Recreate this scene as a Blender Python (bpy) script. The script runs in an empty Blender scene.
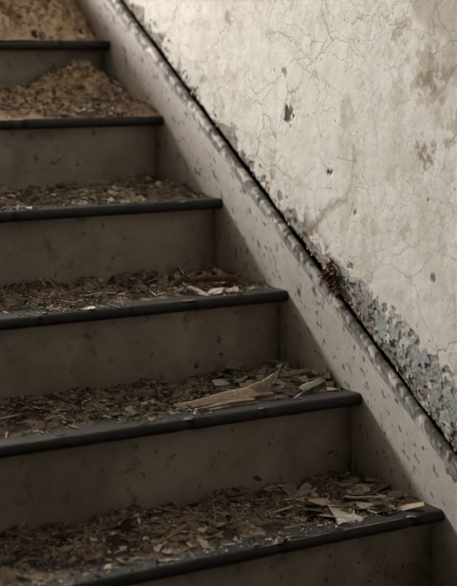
import bpy, numpy as np, math, bmesh
from mathutils import Vector, Matrix
RUN,RISE,OV=0.25,0.1686,0.033
SL=RISE/RUN
FLOOR=-3*RISE; CEIL=3.9
TT=0.0115
I0,I1=-2,8
rng=np.random.default_rng(7)
sc=bpy.context.scene
sc.view_settings.view_transform='Standard'

# ---------- noise ----------
def vn(x,y,seed=0):
    T=np.random.default_rng(1000+seed).random((256,256))
    xf=np.floor(x);yf=np.floor(y);fx=x-xf;fy=y-yf
    xi=xf.astype(int)&255;yi=yf.astype(int)&255;x1=(xi+1)&255;y1=(yi+1)&255
    fx=fx*fx*(3-2*fx);fy=fy*fy*(3-2*fy)
    return (T[xi,yi]*(1-fx)+T[x1,yi]*fx)*(1-fy)+(T[xi,y1]*(1-fx)+T[x1,y1]*fx)*fy
def fbm(x,y,seed=0,o=4):
    s=0;a=1;t=0
    for k in range(o):
        s=s+a*vn(x*2**k+k*17.3,y*2**k+k*9.1,seed+k);t+=a;a*=.55
    return s/t
def voro(x,y,seed=0):
    g=np.random.default_rng(5000+seed);TX=g.random((256,256));TY=g.random((256,256));TC=g.random((256,256))
    xf=np.floor(x).astype(int);yf=np.floor(y).astype(int)
    f1=np.full(x.shape,9.);f2=np.full(x.shape,9.);c=np.zeros(x.shape)
    for dx in (-1,0,1):
        for dy in (-1,0,1):
            xi=xf+dx;yi=yf+dy;a=xi&255;b=yi&255
            d=np.hypot(xi+TX[a,b]-x,yi+TY[a,b]-y)
            n=d<f1
            f2=np.where(n,f1,np.minimum(f2,d));c=np.where(n,TC[a,b],c);f1=np.where(n,d,f1)
    return f1,f2,c
def ss(a,b,x):
    t=np.clip((x-a)/(b-a),0,1);return t*t*(3-2*t)
def mix(a,b,t):
    return a*(1-t[...,None])+np.array(b)*t[...,None]

# ---------- mesh helpers ----------
def link(o,parent=None):
    sc.collection.objects.link(o)
    if parent: o.parent=parent
    return o
def mesh_np(name,V,F,mat,col=None,smooth=True,parent=None):
    me=bpy.data.meshes.new(name)
    nv=len(V);nf=len(F);k=F.shape[1]
    me.vertices.add(nv);me.vertices.foreach_set('co',V.astype(np.float32).ravel())
    me.loops.add(nf*k);me.loops.foreach_set('vertex_index',F.astype(np.int32).ravel())
    me.polygons.add(nf);me.polygons.foreach_set('loop_start',np.arange(0,nf*k,k,dtype=np.int32))
    me.polygons.foreach_set('loop_total',np.full(nf,k,dtype=np.int32))
    me.polygons.foreach_set('use_smooth',np.full(nf,smooth))
    me.update(calc_edges=True);me.validate()
    if col is not None:
        at=me.attributes.new('col','FLOAT_COLOR','POINT')
        c=np.ones((nv,4),np.float32);c[:,:3]=np.clip(col,0,1);at.data.foreach_set('color',c.ravel())
    me.materials.append(mat)
    return link(bpy.data.objects.new(name,me),parent)
def gridF(n,m,flip=False):
    i=np.arange(n-1)[:,None]*m+np.arange(m-1)[None,:]
    F=np.stack([i,i+1,i+m+1,i+m],-1).reshape(-1,4)
    return F[:,::-1] if flip else F
def boxes(name,bl,mat,parent=None,bevel=0):
    V=[];F=[]
    for (a,b) in bl:
        o=len(V)
        for x in (a[0],b[0]):
            for y in (a[1],b[1]):
                for z in (a[2],b[2]): V.append((x,y,z))
        for f in ((0,1,3,2),(4,6,7,5),(0,4,5,1),(2,3,7,6),(0,2,6,4),(1,5,7,3)): F.append([o+q for q in f])
    ob=mesh_np(name,np.array(V,float),np.array(F),mat,smooth=False,parent=parent)
    if bevel:
        m=ob.modifiers.new('bv','BEVEL');m.width=bevel;m.segments=3
    return ob

# ---------- materials ----------
def N(nt,t,**k):
    n=nt.nodes.new(t)
    for a,b in k.items(): setattr(n,a,b)
    return n
def base_mat(name):
    m=bpy.data.materials.new(name);m.use_nodes=True;nt=m.node_tree
    return m,nt,nt.nodes['Principled BSDF']
def noise_node(nt,scale,detail=6,rough=.6,vec=None,dist=0):
    n=N(nt,'ShaderNodeTexNoise');n.inputs['Scale'].default_value=scale;n.inputs['Detail'].default_value=detail
    n.inputs['Roughness'].default_value=rough;n.inputs['Distortion'].default_value=dist
    if vec: nt.links.new(vec,n.inputs['Vector'])
    return n
def ramp(nt,src,stops):
    r=N(nt,'ShaderNodeValToRGB');nt.links.new(src,r.inputs[0]);e=r.color_ramp.elements
    while len(e)<len(stops): e.new(.5)
    for q,(p,c) in zip(e,stops):
        q.position=p;q.color=(*c,1) if len(c)==3 else c
    return r
def mul(nt,a,b,f=1,mode='MULTIPLY'):
    m=N(nt,'ShaderNodeMix',data_type='RGBA',blend_type=mode);m.inputs[0].default_value=f
    nt.links.new(a,m.inputs[6]);
    if hasattr(b,'links'): nt.links.new(b,m.inputs[7])
    else: m.inputs[7].default_value=(*b,1)
    return m.outputs[2]
def vmat(name,rough=.8,spec=.3,s1=60,v1=(.75,1.15),bump=.3,bd=.001,bs=180,cracks=False):
    m,nt,p=base_mat(name)
    at=N(nt,'ShaderNodeAttribute',attribute_name='col')
    tc=N(nt,'ShaderNodeTexCoord').outputs['Object']
    n=noise_node(nt,s1,8,.65,tc);r=ramp(nt,n.outputs[0],[(.3,(v1[0],)*3),(.7,(v1[1],)*3)])
    c=mul(nt,at.outputs['Color'],r.outputs[0])
    n2=noise_node(nt,bs,6,.65,tc)
    h=n2.outputs[0]
    if cracks:
        mp=noise_node(nt,7,5,.6,tc)
        va=N(nt,'ShaderNodeVectorMath',operation='SCALE');nt.links.new(mp.outputs['Color'],va.inputs[0]);va.inputs['Scale'].default_value=.13
        vb=N(nt,'ShaderNodeVectorMath',operation='ADD');nt.links.new(tc,vb.inputs[0]);nt.links.new(va.outputs[0],vb.inputs[1])
        sx=N(nt,'ShaderNodeVectorMath',operation='MULTIPLY');nt.links.new(vb.outputs[0],sx.inputs[0]);sx.inputs[1].default_value=(0,1,1)
        for sca,w,st,msc,m0 in ((6.5,.013,.70,2.6,.36),(16,.024,.50,3.6,.40),(46,.06,.30,6.,.42)):
            vo=N(nt,'ShaderNodeTexVoronoi',feature='DISTANCE_TO_EDGE');nt.links.new(sx.outputs[0],vo.inputs['Vector']);vo.inputs['Scale'].default_value=sca
            rr=ramp(nt,vo.outputs['Distance'],[(0,(1,)*3),(w,(0,)*3)])
            mk=noise_node(nt,msc,2,.5,tc);mr=ramp(nt,mk.outputs[0],[(m0,(0,)*3),(m0+.12,(1,)*3)])
            k=N(nt,'ShaderNodeMath',operation='MULTIPLY');nt.links.new(rr.outputs[0],k.inputs[0]);nt.links.new(mr.outputs[0],k.inputs[1])
            k2=N(nt,'ShaderNodeMath',operation='MULTIPLY');nt.links.new(k.outputs[0],k2.inputs[0]);k2.inputs[1].default_value=st
            mm=N(nt,'ShaderNodeMix',data_type='RGBA');nt.links.new(k2.outputs[0],mm.inputs[0]);nt.links.new(c,mm.inputs[6]);mm.inputs[7].default_value=(.16,.12,.085,1);c=mm.outputs[2]
            k3=N(nt,'ShaderNodeMath',operation='MULTIPLY');nt.links.new(k.outputs[0],k3.inputs[0]);k3.inputs[1].default_value=.3
            sb=N(nt,'ShaderNodeMath',operation='SUBTRACT');nt.links.new(h,sb.inputs[0]);nt.links.new(k3.outputs[0],sb.inputs[1]);h=sb.outputs[0]
        n3=noise_node(nt,85,3,.5,tc);r3=ramp(nt,n3.outputs[0],[(.68,(1,)*3),(.73,(.42,.36,.29))]);c=mul(nt,c,r3.outputs[0])
    nt.links.new(c,p.inputs['Base Color'])
    b=N(nt,'ShaderNodeBump');b.inputs['Strength'].default_value=bump;b.inputs['Distance'].default_value=bd
    nt.links.new(h,b.inputs['Height']);nt.links.new(b.outputs[0],p.inputs['Normal'])
    p.inputs['Roughness'].default_value=rough;p.inputs['Specular IOR Level'].default_value=spec
    return m
def pmat(name,c1,c2,scale=12,stretch=(1,1,1),rough=.7,spec=.3,bump=.3,bd=.001,bs=120,specks=None):
    m,nt,p=base_mat(name)
    tc=N(nt,'ShaderNodeTexCoord').outputs['Object']
    mp=N(nt,'ShaderNodeMapping');mp.inputs['Scale'].default_value=stretch;nt.links.new(tc,mp.inputs[0]);v=mp.outputs[0]
    n=noise_node(nt,scale,8,.65,v,.3);r=ramp(nt,n.outputs[0],[(.3,c1),(.7,c2)]);c=r.outputs[0]
    if specks:
        for s,lo,hi,colr in specks:
            q=noise_node(nt,s,5,.65,v,.4);qr=ramp(nt,q.outputs[0],[(lo,(0,)*3),(hi,(1,)*3)])
            mm=N(nt,'ShaderNodeMix',data_type='RGBA');nt.links.new(qr.outputs[0],mm.inputs[0]);nt.links.new(c,mm.inputs[6]);mm.inputs[7].default_value=(*colr,1);c=mm.outputs[2]
    nt.links.new(c,p.inputs['Base Color'])
    n2=noise_node(nt,bs,6,.65,v);b=N(nt,'ShaderNodeBump');b.inputs['Strength'].default_value=bump;b.inputs['Distance'].default_value=bd
    nt.links.new(n2.outputs[0],b.inputs['Height']);nt.links.new(b.outputs[0],p.inputs['Normal'])
    p.inputs['Roughness'].default_value=rough;p.inputs['Specular IOR Level'].default_value=spec
    return m
M_wall=vmat('aged_plaster',.75,.3,40,(.90,1.06),.35,.0012,150,cracks=True)
M_skirt=vmat('chipped_trim_paint',.55,.4,50,(.85,1.08),.3,.001,160)
M_deb=vmat('debris_mat',.85,.2,220,(.6,1.25),.6,.001,500)
M_sand=vmat('rubble_dust_mat',.95,.1,110,(.55,1.25),.9,.003,220)
M_riser=pmat('dirty_riser_paint',(.33,.28,.23),(.48,.42,.35),4,(1,1,1.0),.6,.3,.25,.0008,60,
   specks=[(5,.44,.70,(.23,.185,.14)),(18,.57,.72,(.16,.12,.088)),(42,.63,.68,(.07,.05,.035)),(90,.68,.72,(.60,.55,.47)),(120,.66,.69,(.06,.045,.03))])
M_nose=pmat('worn_dark_tread_paint',(.009,.0075,.007),(.022,.017,.0145),25,(.5,1,1),.55,.33,.4,.001,90,
   specks=[(30,.60,.72,(.05,.038,.03)),(60,.66,.73,(.09,.065,.05)),(120,.67,.72,(.15,.12,.10))])
M_room=pmat('stairwell_plaster',(.12,.10,.085),(.16,.14,.115),4,rough=.9)
M_floor=pmat('floor_boards',(.05,.035,.025),(.11,.08,.055),8,(6,.6,1),.7)
M_frame=pmat('window_frame_paint',(.4,.38,.34),(.55,.52,.47),20)

# ---------- wall_right (sheared height field) ----------
ys=np.concatenate([np.linspace(-3.2,-.3,12)[:-1],np.arange(-.3,1.5,.002),np.linspace(1.5,4.0,14)])
hs=np.concatenate([np.array([-3.2,-2.,-1.,-.3,0,.05]),np.arange(.1,.29,.0014),np.arange(.29,1.15,.003),np.array([1.3,1.7,2.4,3.4,5,7])])
Y,H=np.meshgrid(ys,hs,indexing='ij')
Z=np.clip(Y*SL+H,FLOOR,CEIL)
S=Y*1.2
X=.010+.003*(fbm(Y*5,Z*5,1,3)-.5)+.0010*(fbm(Y*40,Z*40,2,3)-.5)
b1=fbm(Y*3,Z*3,3,4);b2=fbm(Y*12,Z*12,4,5);b3=fbm(Y*50,Z*50,5,4)
C=np.ones(Y.shape+(3,))*np.array([.685,.665,.615])
C=mix(C,[.58,.55,.485],ss(.45,.75,b1)*.6)
C=mix(C,[.74,.73,.69],ss(.5,.7,fbm(Y*7,Z*7,9,4))*.5)
C=mix(C,[.44,.39,.32],ss(.50,.72,fbm(Y*30,Z*8,17,5))*.3*ss(.4,.6,fbm(Y*4,Z*4,18,3)))
C=mix(C,[.46,.41,.33],ss(.62,.72,fbm(Y*18,Z*18,19,5))*.35)
def blob(y,z,r,amt=1,seed=20,col=(.17,.12,.08),thr=.5,fr=60,depth=0.0):
    global C,X
    d=np.hypot(Y-y,Z-z)/r
    m=ss(thr-.08,thr+.08,(1-d)*.75+ (fbm(Y*fr,Z*fr,seed,4)-.5)*1.3)*amt
    m=np.where(d<2.2,m,0)
    C=mix(C,col,m);X=X+depth*m
blob(.08,.79,.12,.5,21,(.32,.24,.15),.5,70)
blob(.085,.79,.06,.65,34,(.20,.14,.09),.5,90)
blob(.09,.655,.045,.7,22,(.22,.16,.10),.45,90)
blob(.0,.70,.08,.5,28,(.32,.24,.16),.5,80)
blob(.16,.87,.05,.5,35,(.28,.22,.15),.5,90)
blob(-.02,.92,.26,.6,29,(.34,.29,.22),.28,7)
blob(.52,.705,.028,1,23,(.09,.06,.04),.38,110,.002)
blob(.533,.79,.018,.8,24,(.16,.13,.1),.4,120,.001)
blob(.375,.597,.014,1,25,(.05,.035,.03),.33,120,.002)
blob(.295,.525,.009,1,26,(.07,.05,.04),.28,130,.001)
blob(.745,.90,.035,.6,27,(.20,.165,.12),.45,80)
blob(.30,.63,.04,.5,30,(.36,.30,.22),.53,90)
blob(.15,.50,.04,.5,31,(.36,.30,.22),.53,90)
blob(.06,.43,.010,.8,33,(.08,.06,.05),.3,130,.001)
wx=.007*(fbm(Y*60,Z*60,12,2)-.5);wy=.007*(fbm(Y*60,Z*60,13,2)-.5)
edge=.1335+.0075*(fbm(S*9,S*0,6,5)-.35)+.006*(fbm(S*60,S*0+3,7,3)-.5)+.0030*ss(.15,.5,Y)*ss(1.3,.9,Y)
dh=H-edge
B=.008+.115*ss(.62,.05,Y)+.06*(fbm(Y*6,Z*6,11,3)-.5)
f1,f2,cc=voro((Y+wx)*80,(Z+wy)*80,14)
band=ss(.028,-.026,dh-B)
incell=(cc*.85+.3*b3<band*.90)&(H<.4)
edgeline=ss(.13,.03,f2-f1)
lift=incell&(cc>.16)
C=mix(C,[.36,.385,.405],(lift*1.)*.9*ss(.12,.42,b2+.15))
C=mix(C,[.26,.22,.18],(incell&(cc<=.16))*.85)
C=mix(C,[.10,.08,.065],edgeline*(incell)*.8)
X=X-.0007*lift*(.3+f1)+.0009*(incell&(cc<=.16))+.0008*edgeline*incell
pl=ss(.55,.58,fbm(Y*26,Z*26,36,5)+.13*ss(.05,.0,dh)-.02)*ss(.085,.03,dh)*(H<.3)
C=mix(C,[.23,.185,.145],pl*.8);X=X+.0010*pl
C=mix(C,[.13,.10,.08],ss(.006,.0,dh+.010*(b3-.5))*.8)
gap=ss(.0,-.002,dh)
X=X+.030*gap
C=mix(C,[.018,.013,.010],gap)
V=np.stack([X,Y,Z],-1).reshape(-1,3)
wall_right=mesh_np('wall_right',V,gridF(*Y.shape),M_wall,C.reshape(-1,3))

# ---------- baseboard_right ----------
ys=np.concatenate([np.linspace(-.75,-.3,6)[:-1],np.arange(-.3,1.5,.002),np.linspace(1.5,2.15,8)])
prof=[(0,h) for h in np.arange(-.30,-.06,.012)]+[(0,h) for h in np.arange(-.06,.0925,.002)]
prof+=[(.001,.094),(.002,.0955),(.0022,.097),(.001,.0985)]
for a in np.linspace(-80,85,14):
    prof.append((-.0020-.0060*math.cos(math.radians(a)),.113+.0140*math.sin(math.radians(a))))
prof+=[(.0,.128),(.004,.1285),(.009,.128),(.010,.12),(.010,.05)]
prof=np.array(prof)
Y,K=np.meshgrid(ys,np.arange(len(prof)),indexing='ij')
PX=prof[K,0];H=prof[K,1]
wob=.003*(fbm(Y*4,Y*0,50,2)-.5)+.0026*(fbm(Y*90,Y*0+1,51,3)-.5)
H2=H+wob*ss(.08,.12,H)
Z=np.maximum(Y*SL+H2,FLOOR)
n1=fbm(Y*30,H*30,52,5);n2=fbm(Y*90,H*90,53,4);n0=fbm(Y*5,H*5,54,3)
X=PX+.0010*(fbm(Y*25,H*25,55,3)-.5)
C=np.ones(Y.shape+(3,))*np.array([.66,.62,.585])
C=mix(C,[.56,.515,.475],ss(.4,.7,n0)*.7)
chip=ss(.67,.695,n1*.5+n2*.5+.09*ss(.06,.125,H))
C=mix(C,[.16,.12,.09],chip*.85);X=X+.0008*chip
C=mix(C,[.33,.335,.345],ss(.090,.104,H)*ss(.38,.48,n1)*.85)
chip2=ss(.46,.50,n2*.75+n1*.25)*ss(.106,.120,H)
C=mix(C,[.12,.095,.075],chip2*.85);X=X+.0013*chip2
groove=ss(.093,.0955,H)*ss(.100,.0975,H);C=mix(C,[.22,.19,.17],groove*.8)
C=mix(C,[.34,.29,.25],ss(.01,-.12,H)*.65*ss(.3,.6,n1+.15))
sp=ss(.69,.72,n2);C=mix(C,[.14,.11,.09],sp*.8)
V=np.stack([X,Y,Z],-1).reshape(-1,3)
mesh_np('baseboard_right',V,gridF(*Y.shape),M_skirt,C.reshape(-1,3))

# ---------- staircase ----------
XL=-1.1
stair=link(bpy.data.objects.new('staircase',None))
def tread(i,depth):
    y0=i*RUN;z0=i*RISE
    sec=[(depth,TT)]
    sec+=[(t,TT) for t in np.linspace(depth*.8,.03,8)]
    R_=TT
    for a in np.linspace(90,270,15): sec.append((R_*.9+R_*.9*math.cos(math.radians(a)),R_*math.sin(math.radians(a))))
    sec+=[(OV+.01,-TT),(depth,-TT),(depth,TT)]
    sec=np.array(sec)
    xs=np.arange(XL-.02,.0035,.003);xs[-1]=.0
    Xg,K=np.meshgrid(xs,np.arange(len(sec)),indexing='ij')
    yy=sec[K,0];zz=sec[K,1]
    fr=ss(.05,.0,yy)
    w=.005*(fbm(Xg*8+i*7,Xg*0,60+i,3)-.5)+.0020*(fbm(Xg*50,zz*60+i,70+i,3)-.5)
    chip=np.clip(fbm(Xg*30+i*3,Xg*0,80+i,2)-.74,0,1)*.03
    V=np.stack([Xg,y0+yy+(w+chip)*fr,z0+zz-(chip*.6+.6*w)*fr*(zz>0)],-1).reshape(-1,3)
    return mesh_np('tread_%d'%(i-I0+1),V,gridF(*Xg.shape),M_nose,parent=stair)
for i in range(I0,I1):
    tread(i,RUN+OV+.012)
for i in range(I0,I1+1):
    boxes('riser_%d'%(i-I0+1),[((XL,i*RUN+OV,(i-1)*RISE+(TT if i>I0 else 0)-.002),(-.0025,i*RUN+OV+.011,i*RISE-TT+.001))],M_riser,stair,.0008)
boxes('landing',[((XL-1.6,I1*RUN,I1*RISE-TT),(.0,3.98,I1*RISE+TT))],M_nose,stair,.006)
pts=[(I0*RUN+OV,FLOOR)]
for i in range(I0,I1+1):
    pts+=[(i*RUN+OV+.005,i*RISE-TT),((i+1)*RUN+OV+.005,i*RISE-TT)]
pts+=[((I1+1)*RUN+.04,I1*RISE-.3),(I0*RUN+.45,FLOOR)]
bm=bmesh.new()
for x in (XL-.0,XL+.035):
    vs=[bm.verts.new((x,a,b)) for a,b in pts]
    bm.faces.new(vs if x==XL else vs[::-1])
bm.verts.ensure_lookup_table();n=len(pts)
for k in range(n):
    a,b=k,(k+1)%n;bm.faces.new([bm.verts[b],bm.verts[a],bm.verts[a+n],bm.verts[b+n]])
me=bpy.data.meshes.new('open_side_string');bm.to_mesh(me);bm.free();me.materials.append(M_riser)
link(bpy.data.objects.new('open_side_string',me),stair)

# ---------- debris ----------
PAL=np.array([(.23,.165,.115),(.35,.275,.20),(.56,.51,.435),(.32,.305,.285),(.05,.038,.03),(.44,.35,.255),(.13,.09,.063),(.52,.49,.44)])
def Hf(i,x,y):
    d=y-i*RUN
    n=fbm(x*22+i*5,y*22,100+i,4);nf=fbm(x*90,y*90,110+i,4)
    front=ss(.008+.055*(fbm(x*12,y*0+i,120+i,3)),.095,d)
    back=ss(.1,.28,d)
    if i>=5:
        h=.022+.17*ss(.0,.25,d)*(.6+.8*n)+.035*nf-.060*ss(-.10,0,x)
        h=h*ss(.0,.045,d-.006*n)+.002
    elif i==4:
        pk=.074*np.exp(-(((x+.085)/.11)**2+((d-.24)/.12)**2))+.028*np.exp(-(((x+.28)/.10)**2+((d-.22)/.10)**2))
        h=(.010+.014*back+pk*(.75+.5*n)+.02*(n-.4)*1.2+.008*nf)*ss(.003,.06,d)
    else:
        amp={3:.018,2:.011,1:.009,0:.009}.get(i,.012)
        h=(amp*back*(.2+n)+amp*1.5*np.clip(n-.42,0,1)*2.2+.004*nf*ss(.35,.5,n))*front-.003*ss(.52,.38,n)
    return h-.0015+0*x
def plates(cx,cy,cz,sx,sy,th,yaw,tx,ty,curl,rnd=.32):
    n=len(cx);k=7
    a=np.linspace(0,2*np.pi,k,endpoint=False)[None,:]+rng.uniform(-.38,.38,(n,k))
    r=1+rng.uniform(-rnd,rnd,(n,k))
    u=r*np.cos(a)*sx[:,None];v=r*np.sin(a)*sy[:,None]
    w=curl[:,None]*(v/sy[:,None])**2*sy[:,None]
    P=np.stack([np.concatenate([u,u],1),np.concatenate([v,v],1),np.concatenate([w+th[:,None]/2,w-th[:,None]/2],1)],-1)
    cxr,sxr=np.cos(tx),np.sin(tx);cyr,syr=np.cos(ty),np.sin(ty);cz_,sz_=np.cos(yaw),np.sin(yaw)
    y=P[...,1]*cxr[:,None]-P[...,2]*sxr[:,None];z=P[...,1]*sxr[:,None]+P[...,2]*cxr[:,None];x=P[...,0]
    x2=x*cyr[:,None]+z*syr[:,None];z2=-x*syr[:,None]+z*cyr[:,None]
    x3=x2*cz_[:,None]-y*sz_[:,None];y3=x2*sz_[:,None]+y*cz_[:,None]
    lo=z2.min(1)
    z2=z2-lo[:,None]*.6
    return np.stack([x3+cx[:,None],y3+cy[:,None],z2+cz[:,None]],-1)
class Acc:
    def __init__(s): s.V=[];s.T=[];s.C=[];s.o=0
    def addp(s,P,col):
        n=P.shape[0];k=7;o=s.o+np.arange(n)[:,None]*14
        tri=[]
        for j in range(1,k-1): tri.append((0,j,j+1));tri.append((k,k+j+1,k+j))
        for j in range(k):
            b=(j+1)%k;tri.append((j,k+j,b));tri.append((b,k+j,k+b))
        T=np.array(tri)
        s.T.append((o[:,:,None]+T[None].reshape(1,-1,3)).reshape(-1,3))
        s.V.append(P.reshape(-1,3));s.C.append(np.repeat(col,14,0));s.o+=n*14
    def addgrid(s,X,Y,Z,col):
        F=gridF(*X.shape)+s.o
        s.T.append(np.concatenate([F[:,[0,2,1]],F[:,[0,3,2]]]))
        s.V.append(np.stack([X,Y,Z],-1).reshape(-1,3));s.C.append(col.reshape(-1,3));s.o+=X.size
    def build(s,name,mat,smooth=False,parent=None):
        return mesh_np(name,np.concatenate(s.V),np.concatenate(s.T),mat,np.concatenate(s.C),smooth,parent)
def keep_in(P,i):
    P[...,0]=np.where(P[...,0]>-.001,-.001,P[...,0])
    P[...,1]=np.minimum(P[...,1],(i+1)*RUN+OV-.001)
    return P
deb=Acc()
def scatter(acc,i,n,smin,smax,asp=(1,1.8),thick=(.0006,.0015),pal=None,xr=(-1.05,-.004),dr=(.012,.28),tilt=.3,curl=.15,pw=2.5,bright=1.,even=0.):
    x=rng.uniform(xr[0],xr[1],n*3);d=rng.uniform(dr[0],dr[1],n*3)
    hh=Hf(i,x,i*RUN+d)
    den=fbm(x*9+i*3,(d+i)*9,140+i,3)*.8+.35*ss(0,.2,d)+.15*(hh>.002)+even
    ok=rng.random(n*3)<ss(.35,.80,den);x=x[ok][:n];d=d[ok][:n];n=len(x)
    y=i*RUN+d
    s=smin+(smax-smin)*rng.random(n)**pw
    a=rng.uniform(asp[0],asp[1],n)
    z=i*RISE+TT+np.maximum(Hf(i,x,y),0)+rng.random(n)*.0012
    th=rng.uniform(thick[0],thick[1],n)
    P=plates(x,y,z,s*a,s,th,rng.uniform(0,6.28,n),rng.normal(0,tilt,n),rng.normal(0,tilt,n),rng.normal(0,curl,n))
    p=PAL[rng.choice(len(PAL),n,p=pal)]*rng.uniform(.7,1.25,(n,1))*bright
    acc.addp(keep_in(P,i),p)
sand=Acc()
for i in range(I0,I1):
    fine=i>=0 and i<=6
    xs=np.arange(-1.09,-.0005,.003 if fine else .02);xs[-1]=-.0005
    yd=np.linspace(.006,RUN+OV-.0005,90 if fine else 20)
    Xg,D=np.meshgrid(xs,yd,indexing='ij');Yg=D+i*RUN
    Hh=Hf(i,Xg,Yg)
    nn=fbm(Xg*60,Yg*60,150+i,4);n3=fbm(Xg*12,Yg*12,160+i,3)
    big=i>=4
    base=np.array([.60,.42,.255]) if big else np.array([.235,.18,.132])
    C=np.ones(Xg.shape+(3,))*base
    C=mix(C,[.32,.205,.12] if big else [.115,.085,.062],ss(.38,.6,nn))
    C=mix(C,[.70,.54,.37] if big else [.37,.30,.23],ss(.5,.65,n3)*.6)
    if i==4: C=mix(C,[.28,.205,.14],ss(.07,.02,Hh+.03*(n3-.5))*.6)
    (sand if big else deb).addgrid(Xg,Yg,i*RISE+TT+Hh,C)
    if i==7: continue
    if not fine:
        scatter(deb,i,250,.003,.012);continue
    if big:
        pl=[.19,.30,.08,.03,.07,.27,.04,.02]
        scatter(sand,i,7500,.0008,.003,thick=(.001,.003),pal=pl,curl=0,tilt=.6,bright=1.25)
        scatter(sand,i,900,.0025,.008,asp=(1,1.4),thick=(.002,.007),pal=pl,curl=0,tilt=.5,bright=1.2)
        if i==4:
            scatter(sand,i,700,.002,.007,pal=[.25,.2,.12,.1,.1,.13,.1,0],tilt=.35,thick=(.0008,.002))
            scatter(sand,i,200,.001,.003,asp=(4,9),tilt=.25)
            scatter(sand,i,40,.006,.011,tilt=.25)
    else:
        pl=[.2,.18,.12,.11,.13,.12,.10,.04]
        scatter(deb,i,7500,.0007,.0020,thick=(.0005,.0016),pal=pl,curl=0,tilt=.6,dr=(.004,.28))
        scatter(deb,i,1000,.0018,.0052,pal=pl,tilt=.3)
        scatter(deb,i,110,.005,.010,pal=pl,tilt=.18,thick=(.0007,.0016))
        scatter(deb,i,460,.0006,.0020,asp=(5,14),tilt=.13,thick=(.0006,.0015),pal=[.25,.2,.1,.1,.1,.2,.05,0],even=.1)
        scatter(deb,i,50,.0015,.003,asp=(7,16),tilt=.10,thick=(.001,.002),pal=[.3,.2,.1,.05,.1,.2,.05,0],even=.2,pw=1)
pc=[.05,.12,.26,.14,.03,.18,.04,.18]
scatter(deb,3,150,.004,.011,pal=pc,xr=(-.55,-.005),dr=(.05,.27),tilt=.3,pw=1.8)
scatter(deb,2,80,.005,.014,asp=(1,2.4),pal=pc,xr=(-.22,-.005),dr=(.04,.27),tilt=.32,pw=1.6)
scatter(deb,1,80,.005,.016,asp=(1,2.6),pal=pc,xr=(-.20,-.005),dr=(.04,.27),tilt=.32,pw=1.5,curl=.3)
scatter(deb,0,65,.006,.018,asp=(1,2.4),pal=pc,xr=(-.22,-.005),dr=(.04,.25),tilt=.18,pw=1.5)
scatter(deb,0,40,.005,.013,asp=(1,2.4),pal=[.3,.3,.05,.05,.1,.1,.1,0],xr=(-.7,-.25),dr=(.04,.25),tilt=.25,pw=1.5,bright=.8)
scatter(deb,2,18,.007,.014,pal=[.7,.15,0,0,0,.15,0,0],xr=(-.2,-.02),dr=(.08,.22),tilt=.6,pw=1,curl=.6,bright=.8)
deb.build('plaster_debris',M_deb)
sand.build('rubble_pile',M_sand)

# ---------- broken laths / board fragments ----------
def lath(name,p0,p1,w,t,col,seed,roll=0.,taper=(1,.5),jag=1.):
    g=np.random.default_rng(seed)
    p0=Vector(p0);p1=Vector(p1);ax=(p1-p0);L=ax.length;ax.normalize()
    side=ax.cross(Vector((0,0,1))).normalized();up=side.cross(ax)
    side,up=(side*math.cos(roll)+up*math.sin(roll)),(up*math.cos(roll)-side*math.sin(roll))
    n=30;m=14;V=[];C=[]
    jag0=g.uniform(-.2,.2,m)*jag;jag1=g.uniform(-.3,.3,m)*jag
    for a in range(n):
        f=a/(n-1)
        wd=w*(taper[0]*(1-f)+taper[1]*f)*(1+.08*math.sin(f*9+seed))
        wn=g.uniform(.9,1.1)
        for b in range(m):
            th=2*math.pi*b/m
            cx=math.copysign(abs(math.cos(th))**.5,math.cos(th));sy=math.copysign(abs(math.sin(th))**.5,math.sin(th))
            e=L*f+(jag0[b]*max(0,1-f*6)+jag1[b]*max(0,1-(1-f)*5))*w*3
            q=p0+ax*e+side*(wd*cx*(wn if cx>0 else 1)*(1+g.normal(0,.03)))+up*(t*sy*(1+g.normal(0,.1))+.0012*math.sin(f*7+seed))
            V.append(q[:]);k=g.uniform(.75,1.15)*(.7+.45*(b%3)/2);C.append([c*k for c in col])
    F=[]
    for a in range(n-1):
        for b in range(m):
            c=(b+1)%m;F.append((a*m+b,a*m+c,(a+1)*m+c,(a+1)*m+b))
    V+= [p0[:],p1[:]];C+=[col,col];o=n*m
    for b in range(m):
        c=(b+1)%m
        F.append((o,c,b,b));F.append((o+1,(n-1)*m+b,(n-1)*m+c,(n-1)*m+c))
    T=[]
    for f in F:
        T.append((f[0],f[1],f[2]))
        if f[3]!=f[2]: T.append((f[0],f[2],f[3]))
    return mesh_np(name,np.array(V),np.array(T),M_deb,np.array(C),smooth=False)
z1=1*RISE+TT
lath('broken_lath',(-.375,.315,z1+.008),(-.175,.325,z1+.016),.016,.0022,(.48,.39,.285),3,-.6,(.45,1.0))
lath('broken_lath',(-.345,.29,z1+.006),(-.22,.300,z1+.008),.005,.002,(.36,.27,.19),4,-.3,(.5,1))
lath('plaster_chunk',(-.205,.325,z1+.006),(-.155,.325,z1+.038),.009,.004,(.52,.43,.32),5,-1.2,(2.2,.5))
lath('broken_lath',(-.14,.36,z1+.014),(-.07,.43,z1+.034),.008,.002,(.48,.43,.35),6,.4,(1,.6))
lath('broken_lath',(-.10,.31,z1+.010),(-.03,.34,z1+.016),.008,.002,(.50,.46,.39),12,-.5,(1,.8))
lath('broken_lath',(-.13,.42,z1+.014),(-.015,.40,z1+.022),.007,.002,(.40,.33,.25),15,-.7,(1,.7))
lath('broken_lath',(-.56,.08,TT+.008),(-.47,.13,TT+.014),.008,.003,(.34,.21,.12),8,.3,(.5,1))
lath('broken_lath',(-.13,.13,TT+.014),(-.075,.085,TT+.014),.010,.002,(.58,.55,.48),9,.2,(1,.7))
lath('broken_lath',(-.24,.17,TT+.012),(-.15,.19,TT+.016),.006,.002,(.50,.45,.36),14,.2,(1,.7))
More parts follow.
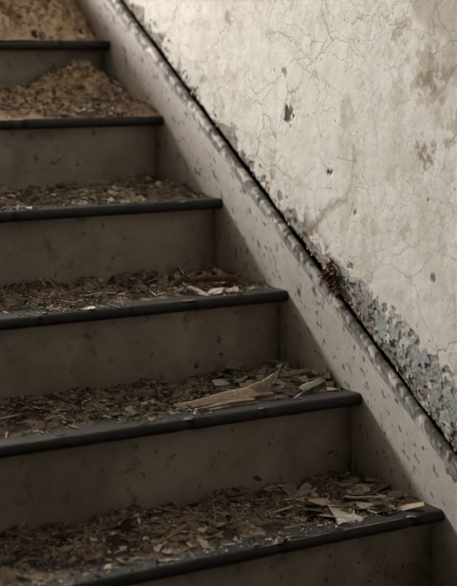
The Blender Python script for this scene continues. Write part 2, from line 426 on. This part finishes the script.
lath('curled_bark_strip',(-.17,2*RUN+.13,2*RISE+TT+.018),(-.08,2*RUN+.08,2*RISE+TT+.022),.009,.002,(.24,.12,.065),10,.9,(.6,1))
ck=Acc()
n=34
yy=rng.normal(.355,.012,n);zz=yy*SL+rng.normal(.146,.013,n)
P=plates(rng.uniform(-.004,.008,n),yy,zz,rng.uniform(.004,.010,n),rng.uniform(.003,.006,n),rng.uniform(.0008,.002,n),rng.uniform(0,6,n),rng.uniform(.8,2,n),rng.normal(0,.6,n),rng.normal(0,.5,n))
ck.addp(P,np.array([(.16,.065,.04),(.09,.045,.033),(.26,.12,.075)])[rng.integers(0,3,n)])
n=260
yy=rng.uniform(-.25,1.4,n)**1.0;yy=np.where(rng.random(n)<.45,rng.uniform(-.2,.35,n),yy);hh=.136+np.abs(rng.normal(0,.024,n));zz=yy*SL+hh
P=plates(rng.uniform(.006,.010,n),yy,zz,rng.uniform(.0015,.005,n),rng.uniform(.0015,.0045,n),rng.uniform(.0005,.0008,n),rng.normal(0,.08,n),rng.normal(0,.3,n),np.full(n,1.57)+rng.normal(0,.18,n),rng.normal(0,.3,n))
ck.addp(P,np.array([(.42,.44,.455),(.60,.57,.50),(.30,.26,.21),(.37,.39,.41)])[rng.integers(0,4,n)])
ck.build('peeling_paint_flakes',M_deb,parent=wall_right)

# ---------- room shell ----------
boxes('floor',[((-2.8,-3.2,FLOOR-.05),(.05,4.1,FLOOR))],M_floor)
boxes('ceiling',[((-2.8,-3.2,CEIL),(.1,4.1,CEIL+.05))],M_room)
boxes('wall_left',[((-2.85,-3.2,FLOOR),(-2.75,4.1,CEIL))],M_room)
wx0,wx1,wz0,wz1=-2.3,-.75,2.5,3.55
boxes('wall_back',[((-2.75,4.0,FLOOR),(wx0,4.1,CEIL)),((wx1,4.0,FLOOR),(.1,4.1,CEIL)),((wx0,4.0,FLOOR),(wx1,4.1,wz0)),((wx0,4.0,wz1),(wx1,4.1,CEIL))],M_room)
fr=[]
for a in (wx0,(wx0+wx1)/2-.02,wx1-.04): fr.append(((a,4.02,wz0),(a+.04,4.07,wz1)))
for b in (wz0,(wz0+wz1)/2-.02,wz1-.04): fr.append(((wx0,4.025,b),(wx1,4.065,b+.04)))
boxes('window_1',fr,M_frame)

# ---------- light ----------
def area(name,loc,rot,sx,sy,P,col):
    l=bpy.data.lights.new(name,'AREA');l.shape='RECTANGLE';l.size=sx;l.size_y=sy;l.energy=P;l.color=col
    o=link(bpy.data.objects.new(name,l));o.location=loc;o.rotation_euler=rot;return o
area('window_daylight',((wx0+wx1)/2,3.97,(wz0+wz1)/2),(math.radians(-90),0,0),wx1-wx0,wz1-wz0,560,(1,.965,.905))
w=bpy.data.worlds.new('World');sc.world=w;w.use_nodes=True
w.node_tree.nodes['Background'].inputs[0].default_value=(1,.94,.88,1)
w.node_tree.nodes['Background'].inputs[1].default_value=.03

# ---------- camera ----------
cd=bpy.data.cameras.new('camera');cam=link(bpy.data.objects.new('camera',cd));sc.camera=cam
yaw,pitch=.568,-.1542
f=Vector((math.sin(yaw)*math.cos(pitch),math.cos(yaw)*math.cos(pitch),math.sin(pitch)))
cam.location=(-1.8269,-2.1341,.8419);cam.rotation_euler=f.to_track_quat('-Z','Y').to_euler()
cd.sensor_fit='HORIZONTAL';cd.sensor_width=36;cd.lens=1589.4/457*36
cd.clip_start=.05
cd.dof.use_dof=True;cd.dof.focus_distance=3.0;cd.dof.aperture_fstop=4.5
